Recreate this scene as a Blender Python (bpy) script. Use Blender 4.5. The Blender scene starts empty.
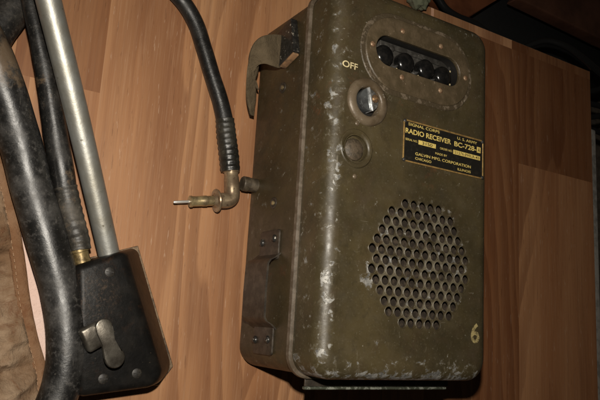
import bpy, bmesh, math, random
from mathutils import Vector, Matrix, noise as mnoise
random.seed(7)
PI = math.pi
scene = bpy.context.scene
COL = scene.collection
H = 0.165            # height of the receiver's front above the surface it lies on

# ------------------------------------------------------------------ helpers
def tag(o, label=None, cat=None, group=None, kind=None):
    if label: o['label'] = label
    if cat: o['category'] = cat
    if group: o['group'] = group
    if kind: o['kind'] = kind
    return o

def smooth(me, angle=35, flat=False):
    bm = bmesh.new(); bm.from_mesh(me)
    bmesh.ops.remove_doubles(bm, verts=bm.verts, dist=1e-6)
    lim = math.radians(angle)
    for f in bm.faces: f.smooth = not (flat and (abs(f.normal.z) > .9999))
    for e in bm.edges:
        if len(e.link_faces) == 2:
            e.smooth = e.calc_face_angle(0) < lim
    bm.to_mesh(me); bm.free()

def link(name, me, parent=None, mats=None, angle=35, flat=False):
    """link a mesh given in world coordinates as ONE object, relative to its parent"""
    smooth(me, angle, flat)
    if mats is not None:
        if not isinstance(mats, (list, tuple)): mats = [mats]
        me.materials.clear()
        for m in mats: me.materials.append(m)
    o = bpy.data.objects.new(name, me)
    me.name = name
    COL.objects.link(o)
    if parent is not None:
        base = Vector((0, 0, 0)); p = parent
        while p is not None:
            base = base + p.location; p = p.parent
        me.transform(Matrix.Translation(-base))
        o.parent = parent
    return o

def obj(name, bm, mats, parent=None, angle=35, flat=False):
    bmesh.ops.recalc_face_normals(bm, faces=bm.faces)
    me = bpy.data.meshes.new(name); bm.to_mesh(me); bm.free()
    return link(name, me, parent, mats, angle, flat)

def thing(name, loc, label, cat, group=None):
    o = bpy.data.objects.new(name, None); COL.objects.link(o)
    o.empty_display_size = .02
    o.location = loc
    return tag(o, label, cat, group)

def place(o, loc):
    """move a top-level mesh object's origin to loc without moving its shape"""
    o.data.transform(Matrix.Translation(-Vector(loc))); o.location = loc
    return o

def smoothpath(pts, sub=8):
    P = [Vector(p[:3]) for p in pts]
    rs = [p[3] if len(p) > 3 else None for p in pts]
    out = []
    n = len(P)
    for i in range(n-1):
        p0 = P[max(i-1, 0)]; p1 = P[i]; p2 = P[i+1]; p3 = P[min(i+2, n-1)]
        for k in range(sub):
            t = k/sub
            q = 0.5*((2*p1)+(-p0+p2)*t+(2*p0-5*p1+4*p2-p3)*t*t+(-p0+3*p1-3*p2+p3)*t**3)
            r = None if rs[i] is None else rs[i]+(rs[i+1]-rs[i])*t
            out.append((q, r))
    out.append((P[-1], rs[-1]))
    return out

def tube(bm, path, r=None, n=24, cap=True, mod=None, mi=0):
    """sweep a circle; path = [(Vector, radius)]; mod(s, a) scales the radius"""
    L = 0; rings = []
    T0 = (path[1][0]-path[0][0]).normalized()
    up = Vector((0, 0, 1)) if abs(T0.z) < .9 else Vector((1, 0, 0))
    N = (up - T0*up.dot(T0)).normalized()
    prev = path[0][0]
    for i, (p, rr) in enumerate(path):
        a = path[max(i-1, 0)][0]; b = path[min(i+1, len(path)-1)][0]
        T = (b-a).normalized()
        N = (N - T*N.dot(T)).normalized(); B = T.cross(N)
        L += (p-prev).length; prev = p
        R = rr if rr is not None else r
        ring = []
        for k in range(n):
            an = 2*PI*k/n
            q = R*(mod(L, an) if mod else 1)
            ring.append(bm.verts.new(p+(N*math.cos(an)+B*math.sin(an))*q))
        rings.append(ring)
    for i in range(len(rings)-1):
        for k in range(n):
            f = bm.faces.new((rings[i][k], rings[i][(k+1) % n], rings[i+1][(k+1) % n], rings[i+1][k])); f.material_index = mi
    if cap:
        for rg in (rings[0], rings[-1]):
            f = bm.faces.new(rg); f.material_index = mi
    return bm

def lathe(bm, prof, center, axis=(0, 0, 1), n=40, sx=1, sy=1, mi=0, rot=0):
    """prof = [(radius, height along axis)]"""
    ax = Vector(axis).normalized()
    u = Vector((1, 0, 0)) if abs(ax.x) < .9 else Vector((0, 1, 0))
    u = (u-ax*u.dot(ax)).normalized(); v = ax.cross(u)
    c = Vector(center); rings = []
    for r, h in prof:
        if r < 1e-7: rings.append([bm.verts.new(c+ax*h)])
        else:
            rings.append([bm.verts.new(c+ax*h+u*(r*sx*math.cos(2*PI*k/n+rot))+v*(r*sy*math.sin(2*PI*k/n+rot))) for k in range(n)])
    for a, b in zip(rings, rings[1:]):
        for k in range(n):
            k2 = (k+1) % n
            vs = []
            if len(a) == 1 and len(b) == 1: continue
            if len(a) == 1: vs = [a[0], b[k2], b[k]]
            elif len(b) == 1: vs = [a[k], a[k2], b[0]]
            else: vs = [a[k], a[k2], b[k2], b[k]]
            f = bm.faces.new(vs); f.material_index = mi
    return bm

def rrect(x0, y0, x1, y1, r, n=8):
    pts = []
    for cx, cy, a0 in ((x1-r, y1-r, 0), (x0+r, y1-r, 90), (x0+r, y0+r, 180), (x1-r, y0+r, 270)):
        for k in range(n+1):
            a = math.radians(a0+90*k/n)
            pts.append((cx+r*math.cos(a), cy+r*math.sin(a)))
    return pts

def stadium(cx, cy, hl, r, n=16):
    s = hl-r; pts = []
    for c, a0 in ((cx+s, -90), (cx-s, 90)):
        for k in range(n+1):
            a = math.radians(a0+180*k/n)
            pts.append((c+r*math.cos(a), cy+r*math.sin(a)))
    return pts

def circle(cx, cy, r, n=24, ry=None):
    ry = ry or r
    return [(cx+r*math.cos(2*PI*k/n), cy+ry*math.sin(2*PI*k/n)) for k in range(n)]

def loops(bm, loops_, cap0=False, cap1=False, mi=0):
    rings = [[bm.verts.new(p) for p in lp] for lp in loops_]
    for a, b in zip(rings, rings[1:]):
        n = len(a)
        for k in range(n):
            f = bm.faces.new((a[k], a[(k+1) % n], b[(k+1) % n], b[k])); f.material_index = mi
    if cap0: bm.faces.new(rings[0]).material_index = mi
    if cap1: bm.faces.new(rings[-1]).material_index = mi
    return bm

def plate_with_holes(outer, holes, z0, z1):
    """flat plate between z0 and z1 with real holes, as a mesh"""
    cu = bpy.data.curves.new('plate', 'CURVE'); cu.dimensions = '2D'; cu.fill_mode = 'BOTH'
    cu.extrude = (z1-z0)/2
    for lp in [outer]+holes:
        sp = cu.splines.new('POLY'); sp.points.add(len(lp)-1); sp.use_cyclic_u = True
        for p, q in zip(sp.points, lp): p.co = (q[0], q[1], 0, 1)
    o = bpy.data.objects.new('plate', cu); COL.objects.link(o)
    bpy.context.view_layer.update()
    me = bpy.data.meshes.new_from_object(o.evaluated_get(bpy.context.evaluated_depsgraph_get()))
    bpy.data.objects.remove(o)
    me.transform(Matrix.Translation((0, 0, (z0+z1)/2)))
    return me

def text_mesh(s, x0, x1, yc, h, z, depth=.0003, bold=0, spacing=1.0):
    """text as a mesh filling x0..x1, cap height h centred on yc"""
    cu = bpy.data.curves.new('text', 'FONT'); cu.body = s; cu.extrude = depth; cu.size = 1; cu.offset = bold
    cu.space_character = spacing
    o = bpy.data.objects.new('text', cu); COL.objects.link(o)
    cu.extrude = 0
    bpy.context.view_layer.update()
    me = bpy.data.meshes.new_from_object(o.evaluated_get(bpy.context.evaluated_depsgraph_get()))
    bpy.data.objects.remove(o)
    xs = [v.co.x for v in me.vertices]; ys = [v.co.y for v in me.vertices]
    a, b, c, d = min(xs), max(xs), min(ys), max(ys)
    for v in me.vertices:
        v.co = Vector((x0+(v.co.x-a)/(b-a)*(x1-x0), yc+((v.co.y-c)/(d-c)-.5)*h, z))
    return me

def join(bm, me, mi=0):
    n = len(bm.faces); bm.from_mesh(me); bm.faces.ensure_lookup_table()
    for f in bm.faces[n:]: f.material_index = mi
    bpy.data.meshes.remove(me)

def box(bm, x0, y0, z0, x1, y1, z1, bev=0, seg=3, mi=0, M=None):
    t = bmesh.new()
    vs = [t.verts.new((x, y, z)) for z in (z0, z1) for x, y in ((x0, y0), (x1, y0), (x1, y1), (x0, y1))]
    for q in ((0, 3, 2, 1), (4, 5, 6, 7), (0, 1, 5, 4), (1, 2, 6, 5), (2, 3, 7, 6), (3, 0, 4, 7)):
        t.faces.new([vs[i] for i in q])
    if bev: bmesh.ops.bevel(t, geom=list(t.edges), offset=bev, segments=seg, profile=.5, affect='EDGES')
    if M is not None: bmesh.ops.transform(t, matrix=M, verts=t.verts)
    me = bpy.data.meshes.new('t'); t.to_mesh(me); t.free(); join(bm, me, mi)
    return bm

def prism(bm, pts, z0, z1, bev=0, seg=3, M=None, mi=0, top=None):
    t = bmesh.new()
    a = [t.verts.new((x, y, z0)) for x, y in pts]
    b = [t.verts.new((x, y, z1)) for x, y in (top or pts)]
    n = len(pts)
    t.faces.new(a[::-1]); t.faces.new(b)
    for k in range(n): t.faces.new((a[k], a[(k+1) % n], b[(k+1) % n], b[k]))
    if bev: bmesh.ops.bevel(t, geom=list(t.edges), offset=bev, segments=seg, profile=.5, affect='EDGES', clamp_overlap=True)
    if M is not None: bmesh.ops.transform(t, matrix=M, verts=t.verts)
    me = bpy.data.meshes.new('t'); t.to_mesh(me); t.free(); join(bm, me, mi)
    return bm

# ------------------------------------------------------------------ materials
class G:
    def __init__(s, name):
        s.m = bpy.data.materials.new(name); s.m.use_nodes = True
        s.t = s.m.node_tree; s.t.nodes.clear()
        s.out = s.n('ShaderNodeOutputMaterial'); s.b = s.n('ShaderNodeBsdfPrincipled')
        s.t.links.new(s.b.outputs[0], s.out.inputs[0])
        s.geo = s.n('ShaderNodeNewGeometry').outputs['Position']
        sx = s.n('ShaderNodeSeparateXYZ'); s.t.links.new(s.geo, sx.inputs[0])
        s.x, s.y, s.z = sx.outputs
    def n(s, t): return s.t.nodes.new(t)
    def put(s, sock, v):
        if isinstance(v, bpy.types.NodeSocket): s.t.links.new(v, sock)
        elif isinstance(v, (tuple, list)) and len(v) == 3 and sock.type == 'RGBA': sock.default_value = (*v, 1)
        else: sock.default_value = v
    def math(s, op, a, b=0.0, c=0.0, clamp=False):
        k = s.n('ShaderNodeMath'); k.operation = op; k.use_clamp = clamp
        s.put(k.inputs[0], a); s.put(k.inputs[1], b); s.put(k.inputs[2], c); return k.outputs[0]
    def add(s, a, b): return s.math('ADD', a, b)
    def mul(s, a, b): return s.math('MULTIPLY', a, b)
    def step(s, v, lo, hi, a=0.0, b=1.0):
        k = s.n('ShaderNodeMapRange'); k.interpolation_type = 'SMOOTHSTEP'
        if lo > hi: lo, hi, a, b = hi, lo, b, a
        s.put(k.inputs[0], v); k.inputs[1].default_value = lo; k.inputs[2].default_value = hi
        k.inputs[3].default_value = a; k.inputs[4].default_value = b; return k.outputs[0]
    def vec(s, scale=(1, 1, 1), src=None, loc=(0, 0, 0), rot=(0, 0, 0)):
        k = s.n('ShaderNodeMapping'); s.put(k.inputs[0], src or s.geo)
        k.inputs['Scale'].default_value = scale; k.inputs['Location'].default_value = loc; k.inputs['Rotation'].default_value = rot
        return k.outputs[0]
    def noise(s, scale, detail=4, rough=.55, vec=None, dist=0.0, w=None):
        k = s.n('ShaderNodeTexNoise'); s.put(k.inputs['Vector'], vec or s.geo)
        k.inputs['Scale'].default_value = scale; k.inputs['Detail'].default_value = detail
        k.inputs['Roughness'].default_value = rough; k.inputs['Distortion'].default_value = dist
        return k.outputs[0]
    def vor(s, scale, vec=None, feature='F1'):
        k = s.n('ShaderNodeTexVoronoi'); k.feature = feature; s.put(k.inputs['Vector'], vec or s.geo); k.inputs['Scale'].default_value = scale
        return k.outputs['Distance']
    def mix(s, f, a, b):
        k = s.n('ShaderNodeMix'); k.data_type = 'RGBA'; s.put(k.inputs[0], f)
        s.put(k.inputs[6], a); s.put(k.inputs[7], b); return k.outputs[2]
    def fmix(s, f, a, b):
        k = s.n('ShaderNodeMix'); k.data_type = 'FLOAT'; s.put(k.inputs[0], f)
        s.put(k.inputs[2], a); s.put(k.inputs[3], b); return k.outputs[0]
    def bump(s, h, strength=.3, dist=.001):
        k = s.n('ShaderNodeBump'); k.inputs['Strength'].default_value = strength; k.inputs['Distance'].default_value = dist
        s.put(k.inputs['Height'], h)
        if s.b.inputs['Normal'].is_linked: s.t.links.new(s.b.inputs['Normal'].links[0].from_socket, k.inputs['Normal'])
        s.t.links.new(k.outputs[0], s.b.inputs['Normal']); return k.outputs[0]
    def set(s, color=None, rough=None, metal=None, spec=None, coat=None):
        if color is not None: s.put(s.b.inputs['Base Color'], color)
        if rough is not None: s.put(s.b.inputs['Roughness'], rough)
        if metal is not None: s.put(s.b.inputs['Metallic'], metal)
        if spec is not None: s.put(s.b.inputs['Specular IOR Level'], spec)
        if coat is not None: s.put(s.b.inputs['Coat Weight'], coat)
        return s.m

def olive(name, mask=None, wear=None, base=(.051, .0405, .0180), amount=1.0):
    """worn olive drab enamel; mask(g) returns where it is chipped hardest"""
    g = G(name)
    big = g.noise(11, 4, .6); mid = g.noise(60, 5, .65); fine = g.noise(420, 4, .7)
    dull = g.mix(g.step(big, .35, .68), (base[0]*.72, base[1]*.70, base[2]*.75), (base[0]*1.35, base[1]*1.28, base[2]*1.3))
    dirt = g.step(g.noise(27, 8, .72, dist=.3), .46, .72)
    c = g.mix(g.mul(dirt, .60), dull, (.052, .034, .018))
    grime = g.step(g.noise(95, 7, .75), .50, .70)
    c = g.mix(g.mul(grime, .40), c, (.022, .017, .009))
    speck = g.step(fine, .54, .72)
    c = g.mix(g.mul(speck, .32), c, (.12, .098, .058))
    rusty = g.mul(g.step(g.noise(16, 5, .7, vec=g.vec((1, 1, 1), loc=(3, 1, 0))), .60, .70), g.step(mid, .42, .6))
    c = g.mix(g.mul(rusty, .5), c, (.12, .045, .018))
    m = mask(g) if mask else 0.0
    chipn = g.noise(105, 8, .66, dist=.35)
    chipf = g.add(chipn, g.mul(m, .27))
    chip = g.step(chipf, .692, .712)
    halo = g.step(chipf, .62, .69)
    c = g.mix(g.mul(halo, .50), c, (.12, .102, .068))
    # small pinpoint knocks all over
    pin = g.step(g.noise(260, 3, .6), .70, .73)
    c = g.mix(g.mul(pin, .65), c, (.26, .24, .19))
    # fine handling scratches in several directions
    scr = None
    for k, (sc, sx, sy, rz, t) in enumerate(((40, 9, .5, .6, .725), (40, .5, 9, .3, .73), (55, 9, .6, -.5, .73), (34, 7, .4, 1.1, .735))):
        q = g.step(g.noise(sc, 3, .62, vec=g.vec((sx, sy, 1), loc=(k*.7, k*.3, 0), rot=(0, 0, rz))), t, t+.022)
        scr = q if scr is None else g.math('MAXIMUM', scr, q)
    c = g.mix(g.mul(scr, g.mul(g.step(mid, .40, .60), .55)), c, (.23, .20, .15))
    if wear: c = g.mix(wear(g), c, (.20, .175, .125))
    metalc = g.mix(g.step(g.noise(150, 6, .7), .36, .64), (.10, .096, .088), (.32, .31, .285))
    c = g.mix(g.mul(chip, amount), c, metalc)
    h = g.add(g.mul(fine, .25), g.mul(mid, .8))
    g.bump(h, .20, .0012)
    g.bump(g.math('SUBTRACT', 1.0, chip), .5, .0004)
    g.bump(g.noise(9, 2), .35, .008)
    r = g.fmix(chip, g.add(.34, g.mul(g.step(g.noise(60, 6, .72), .3, .72), .26)), .52)
    return g.set(c, r, g.mul(chip, .25), .5)

def cover_mask(g):
    left = g.mul(g.mul(g.step(g.x, -.1000, -.1100), g.step(g.x, -.1195, -.1165)), g.add(.30, g.mul(g.step(g.noise(19, 3), .40, .62), .38)))
    patch = g.mul(g.step(g.x, -.09, -.105), .22)
    bottom = g.math('MAXIMUM', g.mul(g.step(g.y, -.098, -.113), .85), g.mul(g.step(g.y, -.075, -.100), .30))
    tops = g.mul(g.step(g.y, .255, .275), .15)
    side = g.mul(g.step(g.z, H-.03, H-.055), .10)
    # wear round the speaker holes, heaviest at their lower left
    d = g.n('ShaderNodeVectorMath'); d.operation = 'DISTANCE'; g.put(d.inputs[0], g.geo); d.inputs[1].default_value = (.005, .002, H)
    ring = g.mul(g.step(d.outputs['Value'], .078, .055), .36)
    d2 = g.n('ShaderNodeVectorMath'); d2.operation = 'DISTANCE'; g.put(d2.inputs[0], g.geo); d2.inputs[1].default_value = (-.062, -.02, H)
    spot = g.mul(g.step(d2.outputs['Value'], .030, .006), .62)
    m = g.math('MAXIMUM', left, bottom)
    for q in (patch, tops, side, ring, spot): m = g.math('MAXIMUM', m, q)
    return m

def grille_wear(g):
    d = g.n('ShaderNodeVectorMath'); d.operation = 'DISTANCE'; g.put(d.inputs[0], g.geo); d.inputs[1].default_value = (-.002, 0, H)
    return g.mul(g.mul(g.step(d.outputs['Value'], .068, .052), g.step(g.noise(75, 6, .7), .40, .60)), .50)

def simple(name, color, rough=.5, metal=0.0, color2=None, nscale=80, lo=.4, hi=.65, bump=.15, bscale=300, bdist=.0006, spec=.5, c3=None, n3=200, t3=.62):
    g = G(name)
    c = color
    if color2: c = g.mix(g.step(g.noise(nscale, 6, .65), lo, hi), color, color2)
    if c3: c = g.mix(g.step(g.noise(n3, 6, .7), t3, t3+.08), c, c3)
    if bump: g.bump(g.noise(bscale, 5, .65), bump, bdist)
    r = g.add(rough-.08, g.mul(g.noise(nscale*1.5, 5, .6), .16))
    return g.set(c, r, metal, spec)

M_cover = olive('olive_enamel_worn', cover_mask, grille_wear)
M_case = olive('olive_enamel', lambda g: g.math('MAXIMUM', g.mul(g.step(g.y, -.095, -.115), .35), .05), base=(.046, .034, .0145))
M_rim = simple('rim_enamel_worn', (.070, .052, .034), .40, .0, (.125, .098, .072), 90, .42, .62, .3, 250, spec=.5)
M_ringplate = simple('brown_olive_enamel', (.062, .045, .024), .45, 0, (.10, .072, .042), 60, .4, .7, .45, 350, .0010, c3=(.20, .15, .10), n3=190, t3=.62)
M_gasket = simple('scuffed_gasket', (.055, .040, .022), .5, 0, (.13, .10, .068), 130, .50, .60, .6, 300, .0012, c3=(.24, .20, .15), n3=170, t3=.60)
M_escut = simple('rubbed_enamel', (.080, .056, .032), .42, .1, (.135, .102, .066), 50, .35, .65, .3, 300, .0008, c3=(.34, .31, .25), n3=120, t3=.6)
M_rivet = simple('rusty_rivet', (.17, .09, .05), .5, .3, (.28, .19, .11), 300, .4, .6, .2)
M_rimwear = simple('worn_hole_edges', (.065, .050, .030), .35, .1, (.40, .37, .30), 60, .36, .58, .1, spec=.6)
M_clothgrille = simple('speaker_backing', (.018, .012, .007), .7, 0, (.060, .043, .028), 160, .44, .68, .3, 900)
M_black = simple('black_interior', (.012, .011, .010), .5)
M_panel = simple('grey_inner_panel', (.085, .08, .072), .28, .3, (.04, .037, .033), 120, .35, .6, .4, 300, c3=(.6, .58, .5), n3=260, t3=.655)  # sparse pale specks are glints painted into the panel colour
M_button = simple('black_bakelite', (.005, .005, .005), .20, 0, (.012, .011, .010), 180, bump=.12, spec=.5)
M_steel = simple('plated_steel', (.55, .56, .56), .28, .6, (.25, .25, .25), 190, .48, .62, .2, 400)
M_darksteel = simple('dark_steel', (.045, .042, .038), .45, .5, (.085, .075, .062), 120, .4, .6, .3, 300)
M_brassscrew = simple('brass_screw', (.42, .26, .13), .4, .7, (.20, .12, .07), 300, .4, .6, .2)
M_brass = simple('tarnished_brass', (.42, .33, .17), .36, .6, (.20, .15, .085), 110, .38, .62, .3, 260, .0006, c3=(.62, .52, .33), n3=160, t3=.62)
M_bronze = simple('brown_bronze', (.20, .14, .088), .34, .6, (.34, .26, .165), 80, .4, .66, .25, 240, .0006, c3=(.11, .075, .05), n3=140, t3=.58)
M_platef = simple('plate_black', (.012, .011, .009), .38, 0, (.022, .019, .015), 200, .5, .7, .1)
M_platee = simple('plate_brass_edge', (.46, .29, .10), .40, .45, (.28, .17, .06), 200, .4, .65, .2)
M_letters = simple('yellow_lettering', (.68, .52, .15), .5, .0, (.46, .34, .11), 260, .45, .72, .05, c3=(.10, .075, .03), n3=420, t3=.60)
M_off = simple('cream_paint', (.62, .52, .30), .5, 0, (.40, .34, .20), 300, .5, .7, .05)
M_latch = simple('dark_brown_iron', (.036, .029, .022), .42, .35, (.070, .056, .042), 90, .4, .65, .4, 260, .0008, c3=(.20, .17, .14), n3=220, t3=.68)
M_keeper = simple('black_enamelled_metal', (.015, .014, .013), .3, .2, (.03, .028, .025), 200, .4, .6, .2, c3=(.36, .32, .26), n3=190, t3=.60)
def M_number():
    g = G('worn_yellow_stencil')
    w = g.step(g.noise(300, 6, .78), .46, .62)
    c = g.mix(w, (.34, .27, .12), (.075, .060, .028))
    return g.set(c, .5)
M_num = M_number()

def rubber(name, base=(.0075, .0072, .0068), dust=(.070, .063, .054), mud=(.13, .088, .052), mudmask=None, rough=.36, dustamt=.35, spec=.42):
    g = G(name)
    n1 = g.noise(26, 7, .7); n2 = g.noise(170, 6, .7)
    c = g.mix(g.mul(g.step(n1, .42, .75), dustamt), base, dust)
    c = g.mix(g.mul(g.step(n2, .5, .72), dustamt*1.1), c, dust)
    c = g.mix(g.mul(g.step(g.noise(420, 5, .75), .62, .70), .5), c, (.16, .14, .115))
    cr = g.noise(60, 4, .65, vec=g.vec((6, 1, 6)))
    c = g.mix(g.mul(g.step(cr, .64, .70), .35), c, (.11, .10, .085))
    if mudmask: c = g.mix(mudmask(g), c, mud)
    g.bump(g.noise(340, 5, .7), .35, .0006); g.bump(g.noise(60, 4), .25, .0015)
    r = g.add(rough, g.mul(g.step(n1, .4, .7), .2))
    return g.set(c, r, 0, spec)
M_hose = rubber('black_rubber_worn', dust=(.115, .108, .100), mudmask=lambda g: g.mul(g.step(g.noise(38, 6, .7), .46, .6), g.mul(g.mul(g.step(g.y, .09, .135), g.step(g.y, .20, .15)), .75)), rough=.34, dustamt=.48, spec=.6)
M_cable = rubber('black_rubber_muddy', mudmask=lambda g: g.mul(g.step(g.noise(45, 6, .7), .56, .66), .55), rough=.34, dustamt=.4)
M_cable2 = rubber('black_rubber_clean', dustamt=.16, rough=.30)
M_sleeve = rubber('grey_black_sleeve', base=(.018, .016, .013), dust=(.12, .105, .085), mudmask=lambda g: g.mul(g.step(g.noise(160, 6, .7), .56, .66), .3), rough=.42, dustamt=.6)
M_sleeve2 = rubber('black_sleeve', base=(.009, .0085, .007), dust=(.075, .068, .05), rough=.28, dustamt=.4)

def bakelite():
    g = G('black_painted_housing')
    rust = g.mul(g.step(g.noise(70, 7, .75), .50, .68), g.step(g.noise(13, 2), .42, .62))
    c = g.mix(g.step(g.noise(60, 5, .6), .4, .7), (.0055, .0052, .0048), (.011, .0098, .0085))
    c = g.mix(g.mul(rust, .40), c, (.055, .026, .013))
    sp = g.step(g.noise(330, 5, .75), .66, .72)
    c = g.mix(g.mul(sp, .5), c, (.13, .10, .065))
    g.bump(g.noise(260, 6, .7), .4, .0006); g.bump(g.noise(40, 3), .3, .002)
    d = g.n('ShaderNodeVectorMath'); d.operation = 'DISTANCE'; g.put(d.inputs[0], g.geo); d.inputs[1].default_value = (-0.2961, -0.0548, 0.0500)
    w = g.mul(g.step(d.outputs['Value'], .034, .012), g.step(g.noise(330, 6, .8), .50, .62))
    c = g.mix(g.mul(w, .42), c, (.085, .055, .035))
    return g.set(c, g.add(.30, g.mul(g.noise(90, 5, .7), .20)), 0, .14)
M_box = bakelite()
M_edge = simple('tan_base_metal', (.22, .15, .09), .5, .4, (.07, .05, .035), 140, .42, .62, .3)
M_tube = simple('dull_zinc_tube', (.37, .37, .345), .48, .75, (.30, .285, .24), 30, .35, .7, .3, 160, .0008, c3=(.13, .115, .085), n3=110, t3=.62)
M_lever = simple('dull_nickel', (.16, .145, .12), .32, .75, (.07, .06, .048), 60, .35, .65, .25, 200, .0006)

def canvas(name, a, b, weave=900, stain=True):
    g = G(name)
    c = g.mix(g.step(g.noise(22, 5, .65), .35, .68), a, b)
    if stain: c = g.mix(g.mul(g.step(g.noise(35, 7, .7, dist=.6), .50, .64), .65), c, (.13, .052, .022))
    w1 = g.n('ShaderNodeTexWave'); w1.inputs['Scale'].default_value = weave/3; g.put(w1.inputs['Vector'], g.geo); w1.bands_direction = 'X'
    w2 = g.n('ShaderNodeTexWave'); w2.inputs['Scale'].default_value = weave/3; g.put(w2.inputs['Vector'], g.geo); w2.bands_direction = 'Y'
    g.bump(g.add(w1.outputs['Fac'], w2.outputs['Fac']), .25, .0005)
    g.bump(g.noise(240, 6, .7), .7, .0012); g.bump(g.noise(70, 5, .65), .7, .004)
    return g.set(c, .9, 0, .15)
M_canvas = canvas('brown_canvas', (.17, .10, .055), (.33, .235, .155))
M_binding = canvas('canvas_binding', (.18, .092, .046), (.26, .155, .09))
M_lining = canvas('pale_lining', (.70, .50, .42), (.74, .56, .49), stain=False)
M_strap = canvas('olive_webbing', (.066, .049, .028), (.115, .086, .052), stain=False)
M_scrap = canvas('grey_green_cloth', (.13, .14, .09), (.10, .10, .07), stain=False)
M_tan = simple('frayed_tan_edge', (.24, .13, .06), .8, 0, (.12, .07, .035), 90, .4, .6, .4)

def laminate():
    g = G('wood_laminate')
    at = g.n('ShaderNodeAttribute'); at.attribute_name = 'board'
    sp = g.n('ShaderNodeSeparateColor'); g.put(sp.inputs[0], at.outputs['Color'])
    tone, seed, seam = sp.outputs
    cb = g.n('ShaderNodeCombineXYZ'); g.put(cb.inputs[0], g.add(g.x, g.mul(seed, 7.3))); g.put(cb.inputs[1], g.add(g.y, g.mul(seed, 3.1))); g.put(cb.inputs[2], g.mul(seed, 5.0))
    v = cb.outputs[0]
    # growth rings: distance across the grain, bent by slow noise, gives the cathedral figure
    warp = g.noise(6, 2, .45, vec=g.vec((1, .22, 1), v))
    ringpos = g.add(g.mul(g.x, 26), g.mul(warp, 13))
    ring = g.math('FRACT', g.add(ringpos, g.mul(g.noise(30, 3, .6, vec=g.vec((1, .05, 1), v)), .6)))
    ringv = g.mul(g.step(ring, .0, .80), g.step(ring, 1.0, .93))
    band = g.noise(17, 4, .6, vec=g.vec((1, .04, 1), v))
    fine = g.noise(240, 5, .75, vec=g.vec((1, .03, 1), v))
    fib = g.noise(700, 3, .7, vec=g.vec((1, .022, 1), v))
    pore = g.step(g.noise(420, 3, .6, vec=g.vec((1, .10, 1), v)), .65, .71)
    dark = (.145, .058, .024); mid = (.315, .150, .064); lite = (.415, .222, .103)
    c = g.mix(g.step(band, .32, .66), mid, lite)
    streak = g.noise(48, 5, .7, vec=g.vec((1, .022, 1), v))
    c = g.mix(g.mul(g.step(streak, .50, .70), g.add(.16, g.mul(g.math('SUBTRACT', 1.0, tone, clamp=True), .9))), c, dark)
    c = g.mix(g.mul(ringv, g.mul(g.step(g.noise(7, 2, .5, vec=g.vec((1, .2, 1), v)), .38, .55), .50)), c, dark)
    c = g.mix(g.mul(g.step(fine, .42, .68), .26), c, dark)
    c = g.mix(g.mul(g.step(fib, .48, .72), .34), c, (.40, .245, .14))
    c = g.mix(g.mul(pore, .42), c, (.50, .35, .24))
    poreb = g.step(g.noise(420, 3, .6, vec=g.vec((1, .09, 1), loc=(.4, .2, 0), src=v)), .64, .70)
    c = g.mix(g.mul(poreb, .34), c, (.085, .034, .016))
    k = g.n('ShaderNodeHueSaturation'); g.put(k.inputs['Color'], c); g.put(k.inputs['Value'], tone); g.put(k.inputs['Hue'], g.math('SUBTRACT', .497, g.mul(g.math('SUBTRACT', 1.0, tone, clamp=True), .016))); g.put(k.inputs['Saturation'], g.add(.99, g.mul(g.math('SUBTRACT', tone, 1), -.16)))
    g.bump(g.add(g.mul(fine, .6), g.mul(pore, -.5)), .10, .0004)
    return g.set(k.outputs[0], g.add(.36, g.mul(fine, .16)), 0, .42)
M_wood = laminate()
M_tedge = simple('chipped_board_edge', (.10, .065, .045), .7, 0, (.42, .36, .28), 130, .50, .62, .4)
M_reddark = simple('red_brown_wood', (.15, .052, .022), .42, 0, (.085, .028, .012), 20, .35, .7, .1)
M_matblack = simple('black_plastic', (.008, .008, .008), .55, bump=.1)
M_gloss = simple('glossy_black_cable', (.010, .010, .010), .22, bump=.03)
M_under = simple('grey_brown_carpet', (.10, .08, .06), .9, 0, (.06, .048, .036), 60, .4, .6, .5, 500)
M_pale = simple('pale_grey_plastic', (.34, .32, .29), .6, 0, (.2, .19, .17), 60)

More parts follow.
